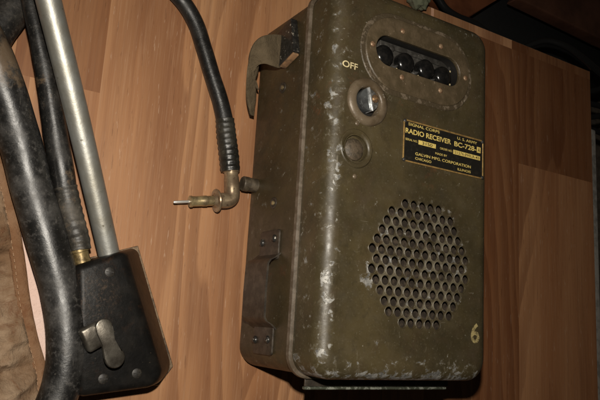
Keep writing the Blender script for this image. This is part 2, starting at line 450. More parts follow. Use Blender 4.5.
# ------------------------------------------------------------------ surface: laminate top
def table():
    bm = bmesh.new(); lay = bm.loops.layers.float_color.new('board')
    XE, YE = .535, .401
    boards = []   # x0,x1,y0,y1,tone,seed
    xs = [-1.0, -.87, -.775, -.68, -.585, -.49, -.385, -.300, -.2035, -.108, -.012, .084, .160, .250, .347, XE]
    ends = {5: (-.20, 1.00, .92), 6: (.1565, 1.0, .66), 7: (-.62, .9, 1.0), 8: (-.70, 1, .98), 9: (-.3, .9, .95), 10: (-.2, .9, .95), 11: (.05, .9, .9), 12: (.386, .66, .66), 13: (.386, .58, .60), 14: (.1995, .80, .50)}
    for i in range(len(xs)-1):
        y, lo, hi = ends.get(i, (-.05*i, .92, 1.04))
        sd = (i*.379) % 1
        boards.append((xs[i], xs[i+1], -.75, y, lo, sd)); boards.append((xs[i], xs[i+1], y, .386, hi, (sd+.47) % 1))
    boards = [b for b in boards if b[3]-b[2] > .0005]
    # short pieces along the far edge
    boards += [(-1.0, .157, .386, YE, .80, .11), (.157, .1625, .386, YE, 2.3, .3), (.1625, .235, .386, YE, .85, .66), (.235, .332, .386, YE, 1.15, .88), (.332, XE, .386, YE, .50, .535)]
    out = []
    for b in boards: out.append(b)
    cutx = sorted({b[0] for b in out} | {b[1] for b in out})
    for x0, x1, y0, y1, tone, sd in out:
        f = bm.faces.new([bm.verts.new((x, y, 0)) for x, y in ((x0, y0), (x1, y0), (x1, y1), (x0, y1))])
        for l in f.loops: l[lay] = (tone, sd, 0, 1)
    for f in bm.faces: f.material_index = 0
    # chipped edge band and underside, a real slab 18 mm thick
    e = .0012; z1 = -.018
    def quad(p, mi):
        f = bm.faces.new([bm.verts.new(q) for q in p]); f.material_index = mi
        for l in f.loops: l[lay] = (1, 0, 0, 1)
    quad([(-1, YE, 0), (XE, YE, 0), (XE, YE+e, -e), (-1, YE+e, -e)], 1)
    quad([(XE, -.75, 0), (XE+e, -.75, -e), (XE+e, YE+e, -e), (XE, YE, 0)], 1)
    quad([(-1, YE+e, -e), (XE+e, YE+e, -e), (XE+e, YE+e, z1), (-1, YE+e, z1)], 1)
    quad([(XE+e, -.75, -e), (XE+e, -.75, z1), (XE+e, YE+e, z1), (XE+e, YE+e, -e)], 1)
    quad([(-1, -.75, z1), (XE+e, -.75, z1), (XE+e, YE+e, z1), (-1, YE+e, z1)], 1)
    bmesh.ops.recalc_face_normals(bm, faces=bm.faces)
    me = bpy.data.meshes.new('table_top'); bm.to_mesh(me); bm.free()
    for f in me.polygons: f.use_smooth = False
    me.materials.append(M_wood); me.materials.append(M_tedge)
    o = bpy.data.objects.new('table_top', me); COL.objects.link(o)
    tag(o, 'wood grain laminate surface with chipped far edge, under the radio', 'table top', kind='structure')
table()

def ground():
    bm = bmesh.new()
    n = 30
    g = [[bm.verts.new((-3+7*i/n, -2+6*j/n, -.32)) for j in range(n+1)] for i in range(n+1)]
    for i in range(n):
        for j in range(n): bm.faces.new((g[i][j], g[i+1][j], g[i+1][j+1], g[i][j+1]))
    tag(obj('floor', bm, M_under), 'dark grey brown floor seen beyond the laminate edge', 'floor', kind='structure')
ground()

# ------------------------------------------------------------------ RADIO RECEIVER
X0, X1, Y0, Y1 = -.120, .1005, -.116, .2825
radio = thing('radio_receiver', (-.01, .083, 0), 'worn olive green metal military radio receiver lying on its back on the wood laminate', 'radio receiver')
RC = .022
# case (rear body)
bm = bmesh.new()
prof = [(.012, 0), (.005, .0015), (.0018, .005), (.0008, .010), (.0008, H-.054)]
ls = []
for ins, z in prof:
    ls.append([(x, y, z) for x, y in rrect(X0+ins, Y0+ins, X1-ins, Y1-ins, max(RC-ins*.3, .004))])
ls.append([(x, y, H-.054) for x, y in rrect(X0+.004, Y0+.004, X1-.004, Y1-.004, RC-.003)])
loops(bm, ls, cap0=True, cap1=True)
case = obj('case', bm, M_case, radio)
# rim between case and cover
bm = bmesh.new()
ls = []
for ins, z in [(.003, -.0545), (-.0012, -.054), (-.0026, -.0525), (-.0026, -.0475), (-.0012, -.046), (.003, -.0455)]:
    ls.append([(x, y, H+z) for x, y in rrect(X0+ins, Y0+ins, X1-ins, Y1-ins, RC-ins*.5)])
loops(bm, ls, cap0=True, cap1=True)
obj('seam_rim', bm, M_rim, radio)
# front cover: rounded pan with a real perforated face
RF = .0155
lv = [(.0004, -.0460)]
N = 9
for k in range(N+1):
    a = PI/2*k/N
    lv.append((RF*(1-math.cos(a)), -RF*(1-math.sin(a))))
bm = bmesh.new(); ls = []
for ins, z in lv:
    ls.append([(x, y, H+z) for x, y in rrect(X0+ins, Y0+ins, X1-ins, Y1-ins, RC-ins*.55)])
loops(bm, ls)
outer = [(p[0], p[1]) for p in ls[-1]]
PITCH = .0115; HR = .0048
rowsn = [(5, -2), (8, -3.5), (9, -4), (10, -4.5), (11, -5), (12, -5.5), (11, -5), (12, -5.5), (11, -5), (10, -4.5), (9, -4), (8, -3.5), (5, -2)]
holes_c = []
for j, (n, s) in enumerate(rowsn):
    for i in range(n): holes_c.append(((s+i)*PITCH, (6-j)*PITCH*.866025))
WIN = (-.0115, .2160, .0600, .0172)
KN = (-.0770, .1555); SM = (-.0887, .1050)
holes = [circle(x, y, HR, 18) for x, y in holes_c]
holes += [stadium(*WIN), circle(KN[0], KN[1], .0150, 32), circle(SM[0], SM[1], .0135, 32)]
pm = plate_with_holes(outer, holes, H-.0016, H)
join(bm, pm)
# turned-up rims round each hole
for x, y in holes_c:
    w = .9+.3*random.random()
    lathe(bm, [(HR-.00005, -.0008), (HR+.0001, .00015*w), (HR+.00045, .00035*w), (HR+.0009, .0002*w), (HR+.0012, -.0001)], (x, y, H), n=18, mi=1)
obj('front_cover', bm, [M_cover, M_rimwear], radio, angle=32, flat=True)
# backing behind the perforations
bm = bmesh.new()
lathe(bm, [(.085, -.0125), (.05, -.0130), (.02, -.0140), (0, -.0145)], (0, 0, H), n=48)
lathe(bm, [(.085, -.0125), (.085, -.015)], (0, 0, H), n=48)
obj('speaker_backing', bm, M_clothgrille, radio)

# window frame with gasket, screws, recess, push buttons
FC = (-.0107, .2150)
def ringplate(out, inn, z0, z1, bev):
    b = bmesh.new()
    def sh(lp, d):      # offset a stadium by d
        return lp(d)
    seq = [(out, 0, z0), (out, 0, z1-bev), (out, -bev, z1), (inn, bev*.6, z1), (inn, 0, z1-bev*.6), (inn, 0, z0)]
    ls = [[(x, y, z) for x, y in fn(d)] for fn, d, z in seq]
    loops(b, ls); return b
og = lambda d: stadium(FC[0], FC[1], .0788+d, .0450+d)
of = lambda d: stadium(FC[0], FC[1], .0735+d, .0400+d)
iw = lambda d: stadium(WIN[0], WIN[1], WIN[2]+d, WIN[3]+d)
gk = obj('window_gasket', ringplate(og, lambda d: iw(d-.0004+.0), H+.0002, H+.0013, .0008), M_gasket, radio)
fr = obj('window_frame', ringplate(of, lambda d: iw(d-.0008), H+.0014, H+.0030, .0010), M_ringplate, radio)
for x, y in [(-.0367, .2430), (.0181, .2415), (.0560, .2145), (.0185, .1905), (-.0360, .1915), (-.0757, .2172)]:
    bm = bmesh.new(); lathe(bm, [(.0030, .0029), (.0030, .0035), (.0023, .0043), (.0010, .0047), (0, .0048)], (x, y, H), n=20)
    obj('screw', bm, M_rivet, fr)
bm = bmesh.new()
b2 = [[(x, y, H+z) for x, y in stadium(WIN[0], WIN[1], WIN[2]+.0004, WIN[3]+.0004)] for z in (-.0010, -.016)]
loops(bm, b2)
rec = obj('window_recess', bm, M_black, radio)
bm = bmesh.new()
loops(bm, [[(x, y, H-.0125) for x, y in stadium(WIN[0], WIN[1], WIN[2]+.0002, WIN[3]+.0002)]], cap0=True)
# raised ledge, tabs and screw heads on the inner panel
box(bm, -.056, .2265, H-.0125, .030, .2325, H-.0100, .0008)
lathe(bm, [(.0034, -.0125), (.0034, -.0095), (.0020, -.0084), (0, -.0082)], (-.040, .2270, H), n=14)
lathe(bm, [(.0026, -.0124), (.0026, -.0075), (0, -.0065)], (.0185, .2030, H), n=14)
box(bm, .0415, .2015, H-.0125, .0440, .2280, H-.0080, .0006)
obj('inner_panel', bm, M_panel, rec)
for k in range(4):
    bm = bmesh.new()
    box(bm, .0420, .2055+k*.0052, H-.0079, .0436, .2075+k*.0052, H-.0072, .0003)
    obj('terminal_tab', bm, M_off, rec)
for x, y in [(-.0530, .2140), (-.0240, .2135), (.0050, .2140), (.0305, .2125)]:
    bm = bmesh.new()
    pr = [(.0114, -.0124), (.0114, -.0060)]
    for k in range(1, 9):
        a = PI/2*k/8
        pr.append((.0114*math.cos(a), -.0060+.0055*math.sin(a)))
    pr[-1] = (0, -.0005)
    lathe(bm, pr, (x, y, H), n=32)
    obj('push_button', bm, M_button, radio)
for x in (-.0385, -.0085):
    bm = bmesh.new(); box(bm, x-.0007, .2005, H-.0120, x+.0007, .2030, H-.0025, .0003)
    obj('contact_strip', bm, M_off, rec)

# switch: escutcheon and slotted knob
bm = bmesh.new()
pr = [(.0250, 0), (.0247, .0012), (.0232, .0026), (.0205, .0036), (.0180, .0037), (.0160, .0030), (.0150, .0018), (.0146, -.002), (.0146, -.012), (0, -.012)]
lathe(bm, pr, (KN[0], KN[1], H), n=48)
esc = obj('switch_plate', bm, [M_escut], radio)
bm = bmesh.new()
lathe(bm, [(.01455, -.0119), (.01455, -.0060), (.0137, -.0052), (0, -.0052)], (KN[0], KN[1], H), n=40)
obj('switch_well', bm, M_black, esc)
M_knobmid = simple('scuffed_knob_steel', (.20, .21, .21), .24, .7, (.10, .10, .10), 60, .42, .6, .3, 300, c3=(.5, .5, .48), n3=200, t3=.62)
M_knobdark = simple('worn_dark_steel', (.10, .095, .085), .35, .4, (.26, .25, .23), 260, .42, .6, .4, 300)
kb = bmesh.new()
def halfdisc(bm, c, R, cut, side, z0, z1, rot, bev=.0006):
    pts = []
    a0 = math.acos(cut/R)
    for k in range(15):
        a = -a0+2*a0*k/14
        pts.append((R*math.cos(a), R*math.sin(a)))
    if side < 0: pts = [(-x, -y) for x, y in pts]
    Mx = Matrix.Translation((c[0], c[1], H)) @ Matrix.Rotation(rot, 4, 'Z')
    prism(bm, pts, z0, z1, bev, 2, Mx)
rot = math.radians(14)
KC = (KN[0]-.0005, KN[1]+.0015)
halfdisc(kb, KC, .0118, .0010, -1, -.0052, .0048, rot, .0009)
kn = obj('switch_knob', kb, M_knobmid, radio)
bm = bmesh.new()
halfdisc(bm, KC, .0118, .0010, 1, -.0052, .0036, rot, .0010)
obj('knob_step', bm, M_knobdark, kn)
bm = bmesh.new()
Mx = Matrix.Translation((KC[0], KC[1], H)) @ Matrix.Rotation(rot, 4, 'Z')
box(bm, -.0012, -.0122, -.005, .0012, .0122, .0068, .0007, M=Mx)
obj('knob_bar', bm, M_steel, kn)
bm = bmesh.new()
lathe(bm, [(.0040, .0030), (.0040, .0052), (.0030, .0066), (.0012, .0072), (0, .0073)], (KC[0]+.0064, KC[1]+.0022, H), n=20)
obj('screw', bm, M_brassscrew, kn)

# small blanked socket below
bm = bmesh.new()
pr = [(.0200, 0), (.0196, .0010), (.0186, .0017), (.0165, .0015), (.0148, .0004), (.0137, -.0012), (.0134, -.0045), (0, -.0045)]
lathe(bm, pr, (SM[0], SM[1], H), n=44)
sk = obj('blank_socket', bm, M_cover, radio)
bm = bmesh.new()
lathe(bm, [(.0112, -.0044), (.0110, -.0022), (.0095, -.0008), (.0060, .0002), (.0025, .0006), (0, .0007)], (SM[0]-.0005, SM[1]-.0005, H), n=32)
obj('socket_plug', bm, simple('rusty_plug', (.050, .038, .024), .5, .1, (.095, .070, .045), 180, .4, .6, .6, 500, .001), sk)
for x, y in [(-.0887, .1307), (-.0888, .0768)]:
    bm = bmesh.new(); lathe(bm, [(.0026, -.0001), (.0025, .0006), (.0017, .0013), (0, .0016)], (x, y, H), n=16)
    obj('rivet', bm, M_escut, radio)

# maker's plate with raised border and lettering
PX0, PX1, PY0, PY1 = -.0300, .0878, .1035, .1485
bm = bmesh.new()
prism(bm, rrect(PX0, PY0, PX1, PY1, .0016, 3), H+.0001, H+.0009, .0003, 1)
npl = obj('maker_plate', bm, M_platef, radio)
bm = bmesh.new()
ls = []
for ins, z in [(0, .0006), (0, .0013), (.0003, .0015), (.0014, .0015), (.0017, .0010)]:
    ls.append([(x, y, H+z) for x, y in rrect(PX0+ins, PY0+ins, PX1-ins, PY1-ins, .0016, 3)])
loops(bm, ls); obj('plate_border', bm, M_platee, npl)
zt = H+.0011
def words(lst, name, mat, z):
    bm = bmesh.new()
    for s, x0, x1, yc, h, bold in lst: join(bm, text_mesh(s, x0, x1, yc, h, z, bold=bold))
    me = bpy.data.meshes.new(name); bm.to_mesh(me); bm.free()
    return link(name, me, npl, mat)
words([('SIGNAL CORPS', -.0235, .0205, .1443, .0031, .008), ('U. S. ARMY', .0470, .0775, .1433, .0031, .008),
       ('RADIO RECEIVER', -.0272, .0375, .1367, .0056, .020), ('BC-728-', .0425, .0765, .1361, .0056, .020),
       ('SERIAL NO.', -.0270, -.0105, .1275, .0023, .006), ('ORDER NO.', .0215, .0398, .1268, .0023, .006),
       ('MADE BY', .0150, .0320, .1200, .0023, .006), ('GALVIN MFG. CORPORATION', -.0130, .0680, .1142, .0031, .010),
       ('CHICAGO', -.0130, .0095, .1092, .0027, .008), ('ILLINOIS', .0480, .0680, .1085, .0027, .008)], 'lettering', M_letters, zt)
for x0, x1, y0, y1 in ((-.0090, .0155, .1250, .1297), (.0413, .0825, .1243, .1290), (.0775, .0832, .1328, .1394)):
    bm = bmesh.new()
    prism(bm, [(x0, y0), (x1, y0), (x1, y1), (x0, y1)], H+.0008, zt)
    obj('number_panel', bm, M_letters, npl)
for it in [('3150', -.0040, .0105, .12735, .0033, .01), ('21576-PHILA-43', .0432, .0806, .12665, .0031, .004), ('A', .0786, .0822, .1361, .0048, .01)]:
    words([it], 'stamped_number', M_platef, H+.00125)
for x, y in [(PX0+.0018, PY1-.0018), (PX1-.0018, PY1-.0018), (PX0+.0018, PY0+.0018), (PX1-.0018, PY0+.0018)]:
    bm = bmesh.new(); lathe(bm, [(.0021, .0008), (.0020, .0018), (.0012, .0025), (0, .0027)], (x, y, H), n=14)
    obj('rivet', bm, M_darksteel, npl)

# painted OFF and the stencilled 6, wrapped on the cover
def painted(name, s, x0, x1, yc, h, mat, bold):
    me = text_mesh(s, x0, x1, yc, h, 0, bold=bold)
    bm = bmesh.new(); bm.from_mesh(me)
    for v in bm.verts:
        d = (X0+RF)-v.co.x
        drop = RF-math.sqrt(max(RF*RF-d*d, 0)) if d > 0 else 0
        v.co.z = H-drop+.00025
    me2 = bpy.data.meshes.new(name); bm.to_mesh(me2); bm.free()
    return link(name, me2, radio, mat)
painted('off_marking', 'OFF', -.1095, -.0912, .1885, .0068, M_off, .012)
painted('painted_number', '6', .0718, .0845, -.0655, .0210, M_num, .020)

# latch bracket on the side of the case
XS = X0+.0008
lt = bmesh.new()
def side_plate(bm, ypts, x0, x1, bev=.0006):
    """polygon given as (y, z) extruded along -x from x0 to x1"""
    Mx = Matrix(((0, 0, 1, 0), (1, 0, 0, 0), (0, 1, 0, 0), (0, 0, 0, 1)))
    prism(bm, ypts, x1, x0, bev, 2, Mx)
side_plate(lt, rrect(-.0030, H-.1230, .0290, H-.0825, .004, 4), XS-.0001, XS-.0024)
lat = obj('latch_bracket', lt, M_latch, radio)
bm = bmesh.new()
side_plate(bm, rrect(-.1000, H-.1230, -.0700, H-.0825, .004, 4), XS-.0001, XS-.0024)
obj('latch_foot', bm, M_latch, lat)
bm = bmesh.new()
# bridge: bowed plate standing off the side
prof = [(.004, 0), (-.001, -.006), (-.004, -.012), (-.008, -.0145), (-.035, -.0150), (-.062, -.0145), (-.066, -.012), (-.069, -.006), (-.074, 0)]
rows = []
for (y, dx) in prof:
    e = .0022
    rows.append([(XS-.0006+dx, y, H-.1290), (XS-.0006+dx, y, H-.0800), (XS-.0006+dx+e, y, H-.0800), (XS-.0006+dx+e, y, H-.1290)])
vs = [[bm.verts.new(p) for p in r] for r in rows]
for a, b in zip(vs, vs[1:]):
    for k in range(4): bm.faces.new((a[k], a[(k+1) % 4], b[(k+1) % 4], b[k]))
bm.faces.new(vs[0]); bm.faces.new(vs[-1])
bmesh.ops.recalc_face_normals(bm, faces=bm.faces)
bmesh.ops.bevel(bm, geom=[e for e in bm.edges if e.calc_face_angle(0) > .9], offset=.0006, segments=2, affect='EDGES')
obj('latch_loop', bm, M_latch, lat)
for y, z in [(.0165, -.1195), (.0195, -.0915), (-.0860, -.1205), (-.0845, -.0915)]:
    bm = bmesh.new(); lathe(bm, [(.0042, .0022), (.0040, .0034), (.0030, .0046), (.0014, .0052), (0, .0053)], (XS, y, H+z*.93-.007), axis=(-1, 0, 0), n=18)
    obj('rivet', bm, M_keeper, lat)
# two sunk screws on the side
for y, z in [(.1890, -.1000), (.0590, -.1031)]:
    bm = bmesh.new(); lathe(bm, [(.0064, -.0001), (.0062, .0008), (.0050, .0012), (.0036, .0006), (.0034, .0003), (0, .0003)], (XS, y, H+z), axis=(-1, 0, 0), n=24)
    sc = obj('screw_cup', bm, M_latch, radio)
    bm = bmesh.new(); lathe(bm, [(.0024, .0002), (.0023, .0016), (.0012, .0023), (0, .0024)], (XS, y, H+z), axis=(-1, 0, 0), n=14)
    obj('screw', bm, M_brass, sc)
# round knurled boss near the foot of the side
bm = bmesh.new()
pr = [(.0080, 0), (.0080, .0100), (.0084, .0105), (.0084, .0165), (.0074, .0178), (0, .0178)]
lathe(bm, pr, (XS, .0845, .0178), axis=(-1, 0, 0), n=36)
obj('side_boss', bm, simple('rubbed_brown_iron', (.055, .042, .028), .45, .3, (.12, .095, .065), 130, .4, .65, .4, 260), radio)
# hinge strip below the cover
bm = bmesh.new()
box(bm, -.1000, Y0-.0132, H-.0560, .0880, Y0-.0104, H-.0505, .0010)
obj('hinge_strip', bm, simple('grey_green_hinge', (.05, .055, .038), .5, .1, (.22, .23, .19), 150, .48, .62, .4, 300), radio)
bm = bmesh.new()
box(bm, -.0990, Y0-.0103, H-.0545, .0920, Y0+.0020, H-.0525, .0006)
obj('hinge_plate', bm, M_latch, radio)

# webbing strap and its keeper
kp = bmesh.new()
Mk = Matrix.Translation((XS, .2365, H-.0865)) @ Matrix.Rotation(math.radians(-14), 4, 'X')
box(kp, -.0085, -.0215, -.0170, .000, .0215, .0150, .0012, M=Mk)
kpo = obj('strap_keeper', kp, M_keeper, radio)
bm = bmesh.new()
box(bm, -.0082, -.0245, -.0150, -.0008, -.0218, .0130, .0008, M=Mk)
obj('keeper_edge', bm, M_tan, kpo)
edA = [(-0.1179, 0.2510, 0.0640), (-0.1291, 0.2474, 0.0680), (-0.1431, 0.2420, 0.0730), (-0.1554, 0.2349, 0.0760), (-0.1628, 0.2259, 0.0740), (-0.1638, 0.2166, 0.0670), (-0.1601, 0.2078, 0.0580), (-0.1525, 0.2014, 0.0480), (-0.1418, 0.1995, 0.0400)]
edB = [(-0.1154, 0.2163, 0.0620), (-0.1264, 0.2097, 0.0660), (-0.1382, 0.2085, 0.0690), (-0.1459, 0.2094, 0.0670), (-0.1495, 0.2084, 0.0600), (-0.1491, 0.2034, 0.0520), (-0.1461, 0.1969, 0.0450), (-0.1402, 0.1933, 0.0380), (-0.1340, 0.1913, 0.0340)]
tlA = [(-0.1604, 0.2157, 0.0620), (-0.1594, 0.2041, 0.0560), (-0.1559, 0.1909, 0.0490), (-0.1510, 0.1792, 0.0410), (-0.1453, 0.1693, 0.0350), (-0.1391, 0.1614, 0.0300)]
tlB = [(-0.1462, 0.2153, 0.0540), (-0.1435, 0.2073, 0.0480), (-0.1443, 0.1953, 0.0440), (-0.1374, 0.1851, 0.0360), (-0.1360, 0.1722, 0.0320), (-0.1343, 0.1617, 0.0280)]
def ribbon(ea, eb, th, sub=5, m=8):
    pa = [p for p, _ in smoothpath(ea, sub)]; pb = [p for p, _ in smoothpath(eb, sub)]
    bm = bmesh.new(); F = []; B = []
    grid = [[pa[i].lerp(pb[i], j/m) for j in range(m+1)] for i in range(len(pa))]
    for i in range(len(grid)):
        rf = []; rb = []
        for j in range(m+1):
            a = grid[max(i-1, 0)][j]; b = grid[min(i+1, len(grid)-1)][j]
            c = grid[i][max(j-1, 0)]; d = grid[i][min(j+1, m)]
            nn = (b-a).cross(d-c).normalized()
            edge = .6 if j in (0, m) else 1
            rf.append(bm.verts.new(grid[i][j]+nn*th/2*edge)); rb.append(bm.verts.new(grid[i][j]-nn*th/2*edge))
        F.append(rf); B.append(rb)
    for i in range(len(F)-1):
        for j in range(m):
            bm.faces.new((F[i][j], F[i+1][j], F[i+1][j+1], F[i][j+1])); bm.faces.new((B[i][j], B[i][j+1], B[i+1][j+1], B[i+1][j]))
        for j in (0, m): bm.faces.new((F[i][j], B[i][j], B[i+1][j], F[i+1][j]))
    for i in (0, len(F)-1):
        for j in range(m): bm.faces.new((F[i][j], F[i][j+1], B[i][j+1], B[i][j]))
    return bm
st = obj('carrying_strap', ribbon(edA, edB, .0032), M_strap, radio, angle=60)
obj('strap_end', ribbon(tlA, tlB, .0034), M_strap, st, angle=60)

# ------------------------------------------------------------------ TERMINAL BOX with its tube
tb = thing('antenna_box', (-.265, -.075, 0), 'small black metal box with wing lever and grey metal tube, lower left', 'metal box')
ZB = .050
top = [(-0.3130, -0.0270, 0.0500), (-0.2710, -0.0077, 0.0500), (-0.2216, -0.1235, 0.0500), (-0.2295, -0.1337, 0.0500), (-0.2972, -0.1433, 0.0500)]
bot = [(-0.3175, -0.0303, 0.0030), (-0.2434, 0.0019, 0.0030), (-0.1934, -0.1177, 0.0030), (-0.2067, -0.1369, 0.0030), (-0.3006, -0.1518, 0.0030)]
bot[0] = (top[0][0]-.004, top[0][1]+.002, .003); bot[4] = (top[4][0]-.004, top[4][1]-.002, .003)
bm = bmesh.new()
prism(bm, [p[:2] for p in bot], .003, ZB, .0085, 6, top=[p[:2] for p in top])
hs = obj('housing', bm, M_box, tb)
bm = bmesh.new()
cxm = sum(p[0] for p in bot)/5; cym = sum(p[1] for p in bot)/5
prism(bm, [((p[0]-cxm)*1.018+cxm, (p[1]-cym)*1.012+cym) for p in bot], .0003, .0028, .0006, 1)
obj('base_plate', bm, M_edge, tb)
M_bscrew = simple('blackened_screw', (.012, .010, .008), .5, .1, (.032, .027, .02), 260, .45, .65, .4)
for px in [(-0.2826, -0.0297, 0.0506), (-0.2774, -0.1267, 0.0506), (-0.2466, -0.1215, 0.0506)]:
    bm = bmesh.new(); lathe(bm, [(.0048, -.001), (.0047, .0002), (.0040, .0006), (0, .0007)], (px[0], px[1], ZB), n=20)
    box(bm, px[0]-.0036, px[1]-.0004, ZB+.0007, px[0]+.0036, px[1]+.0004, ZB+.0009)
    obj('screw', bm, M_bscrew, tb)
# wing lever: two lobes joined by a waist, standing on a hub
lv1 = (-0.2866, -0.0800, 0.0660); lv2 = (-0.2736, -0.1068, 0.0660)
d = Vector((lv2[0]-lv1[0], lv2[1]-lv1[1])); L = d.length; ang = math.atan2(d.y, d.x)
pts = []
R1, R2, W = .0078, .0092, .0052
for k in range(13):
    a = math.radians(70+220*k/12); pts.append((R1*math.cos(a), R1*math.sin(a)))
pts.append((L*.5, -W*1.0))
for k in range(13):
    a = math.radians(-110+220*k/12); pts.append((L+R2*math.cos(a), R2*math.sin(a)))
pts.append((L*.48, W*.75))
bm = bmesh.new()
Mx = Matrix.Translation((lv1[0], lv1[1], ZB+.013)) @ Matrix.Rotation(ang, 4, 'Z') @ Matrix.Rotation(math.radians(0), 4, 'Y')
prism(bm, pts, -.0010, .0035, .0016, 3, Mx)
wl = obj('wing_lever', bm, M_lever, tb)
bm = bmesh.new()
hub = (-0.2932, -0.0894, 0.0580)
Mh = Matrix.Translation((hub[0], hub[1], ZB)) @ Matrix.Rotation(ang+.1, 4, 'Z')
box(bm, -.0115, -.0095, -.001, .0115, .0095, .0118, .0030, M=Mh)
obj('lever_hub', bm, M_lever, wl)
# tube rising out of the upper end of the box
def P4(p, r): return (p[0], p[1], p[2], r)
bm = bmesh.new()
tube(bm, smoothpath([P4((-0.3906, 0.2372, 0.0980), .0113), P4((-0.3736, 0.2014, 0.0850), .0112), P4((-0.3269, 0.1011, 0.0550), .0108), P4((-0.2785, -0.0130, 0.0280), .0102), P4((-0.2730, -0.0260, 0.0260), .0102)], 8), n=32)
obj('tube', bm, M_tube, tb)

# ------------------------------------------------------------------ hoses and cables
def hose(name, pts, mat, label, cat, n=28, wob=.02, group=None):
    path = smoothpath(pts, 10)
    bm = bmesh.new()
    tube(bm, path, n=n, mod=lambda s, a: 1+wob*mnoise.noise(Vector((s*40, math.cos(a)*1.2, math.sin(a)*1.2))))
    o = obj(name, bm, mat, None, angle=60); 
    base = Vector(pts[len(pts)//2][:3]); base.z = 0
    place(o, base)
    return tag(o, label, cat, group)
RB = .0186
hose('rubber_hose', [P4((-0.4230, 0.1671, 0.0600), RB), P4((-0.4062, 0.1448, 0.0520), RB), P4((-0.3908, 0.1169, 0.0450), RB), P4((-0.3736, 0.0807, 0.0380), RB), P4((-0.3553, 0.0348, 0.0340), RB), P4((-0.3380, -0.0066, 0.0330), RB), P4((-0.3220, -0.0475, 0.0340), .018), P4((-0.3129, -0.0849, 0.0380), .0175), P4((-0.3097, -0.1185, 0.0380), .0175), P4((-0.3134, -0.1484, 0.0360), .0175), P4((-0.3255, -0.1811, 0.0320), .0175), P4((-0.3424, -0.2100, 0.0280), .0175)],
     M_hose, 'thick worn black rubber hose curving over the canvas and past the black box', 'hose')
hose('rubber_hose', [P4((-0.4410, 0.1056, 0.0180), .0175), P4((-0.4170, 0.1548, 0.0180), .0175), P4((-0.4060, 0.1869, 0.0180), .0175), P4((-0.3947, 0.2150, 0.0180), .0175), P4((-0.3855, 0.2486, 0.0180), .0175), P4((-0.3799, 0.2918, 0.0180), .0175)],
     rubber('black_rubber_looped', base=(.010, .0095, .009), dust=(.085, .075, .062), rough=.38, dustamt=.6), 'black hose crossing the upper left corner behind the thin cable', 'hose')
# muddy cable that plugs into the box
cab = thing('cable', tuple((-0.3336, 0.0885, 0.0000)), 'muddy black cable running beside the metal tube into the black box', 'cable')
bm = bmesh.new()
tube(bm, smoothpath([P4((-0.3968, 0.2535, 0.0500), .0080), P4((-0.3842, 0.2133, 0.0480), .0080), P4((-0.3714, 0.1780, 0.0460), .0086), P4((-0.3576, 0.1384, 0.0420), .0098), P4((-0.3455, 0.0981, 0.0380), .0112), P4((-0.3342, 0.0618, 0.0360), .0112), P4((-0.3272, 0.0382, 0.0340), .0105)], 10), n=26,
     mod=lambda s, a: 1+.04*mnoise.noise(Vector((s*60, math.cos(a)*1.5, math.sin(a)*1.5))))
obj('cable_jacket', bm, M_cable, cab, angle=60)
bm = bmesh.new()
p = smoothpath([P4((-0.3293, 0.0464, 0.0350), .0110), P4((-0.3205, 0.0210, 0.0340), .0112), P4((-0.3111, -0.0016, 0.0330), .0108), P4((-0.3086, -0.0108, 0.0330), .0104)], 14)
tube(bm, p, n=28, mod=lambda s, a: 1+.035*math.cos(s*2*PI/.0075)+.03*mnoise.noise(Vector((s*200, a*2, 0))))
obj('cable_sleeve', bm, M_sleeve, cab, angle=60)
bm = bmesh.new()
M_ferr = simple('old_brass_ferrule', (.22, .16, .07), .42, .6, (.10, .07, .03), 140, .4, .62, .3)
a0 = Vector((-0.3093, -0.0090, 0.0330)); a1 = Vector((-0.3024, -0.0271, 0.0310)); ax = (a1-a0); Ln = ax.length
lathe(bm, [(.0002, 0), (.0088, 0), (.0092, .003), (.0078, .0036), (.0078, Ln*.55), (.0084, Ln*.6), (.0084, Ln)], a0, axis=ax, n=26)
obj('ferrule', bm, M_ferr, cab)

# cable ending in an elbow plug
ZC = .0135
pc = thing('plug_cable', tuple((-0.1647, 0.1811, 0.0000)), 'black cable with ribbed sleeve and tarnished brass elbow plug beside the radio', 'cable')
RCb = .0092
bm = bmesh.new()
tube(bm, smoothpath([P4((-0.2837, 0.3144, 0.0120), RCb), P4((-0.2537, 0.2979, 0.0120), RCb), P4((-0.2247, 0.2788, 0.0120), RCb), P4((-0.2070, 0.2578, 0.0120), RCb), P4((-0.1949, 0.2324, 0.0120), RCb), P4((-0.1823, 0.2034, 0.0120), RCb), P4((-0.1701, 0.1765, 0.0125), .0094), P4((-0.1619, 0.1521, 0.0130), .0096), P4((-0.1599, 0.1407, 0.0135), .0094)], 10), n=28,
     mod=lambda s, a: 1+.015*mnoise.noise(Vector((s*50, math.cos(a), math.sin(a)))))
obj('cable_jacket', bm, M_cable2, pc, angle=60)
bm = bmesh.new()
path = smoothpath([P4((-0.1624, 0.1549, 0.0135), .0104), P4((-0.1590, 0.1374, 0.0135), .0110), P4((-0.1539, 0.1150, 0.0135), .0112), P4((-0.1504, 0.0965, 0.0135), .0110)], 26)
tube(bm, path, n=40, mod=lambda s, a: 1+.032*math.cos(s*2*PI/.0062)*(.75+.25*math.cos(a*6))+.015*math.cos(a*9)+.02*mnoise.noise(Vector((s*300, a*2, 0))))
obj('ribbed_sleeve', bm, M_sleeve2, pc, angle=70)
e0 = Vector((-0.1500, 0.0995, 0.0135)); e1 = Vector((-0.1450, 0.0641, 0.0135)); f0 = Vector((-0.1638, 0.0612, 0.0135)); tip = Vector((-0.2132, 0.0521, 0.0125))
bm = bmesh.new()
dv = (e1-e0).normalized(); dh = (f0-e1).normalized()
rr = .0085; br = .0100
pts = [(e0, .0093), (e0+dv*.0035, .0093), (e0+dv*.0040, .0080), (e0+dv*.0085, .0078), (e0+dv*.0095, .0084)]
c0 = e1-dv*br; c1 = e1+dh*br
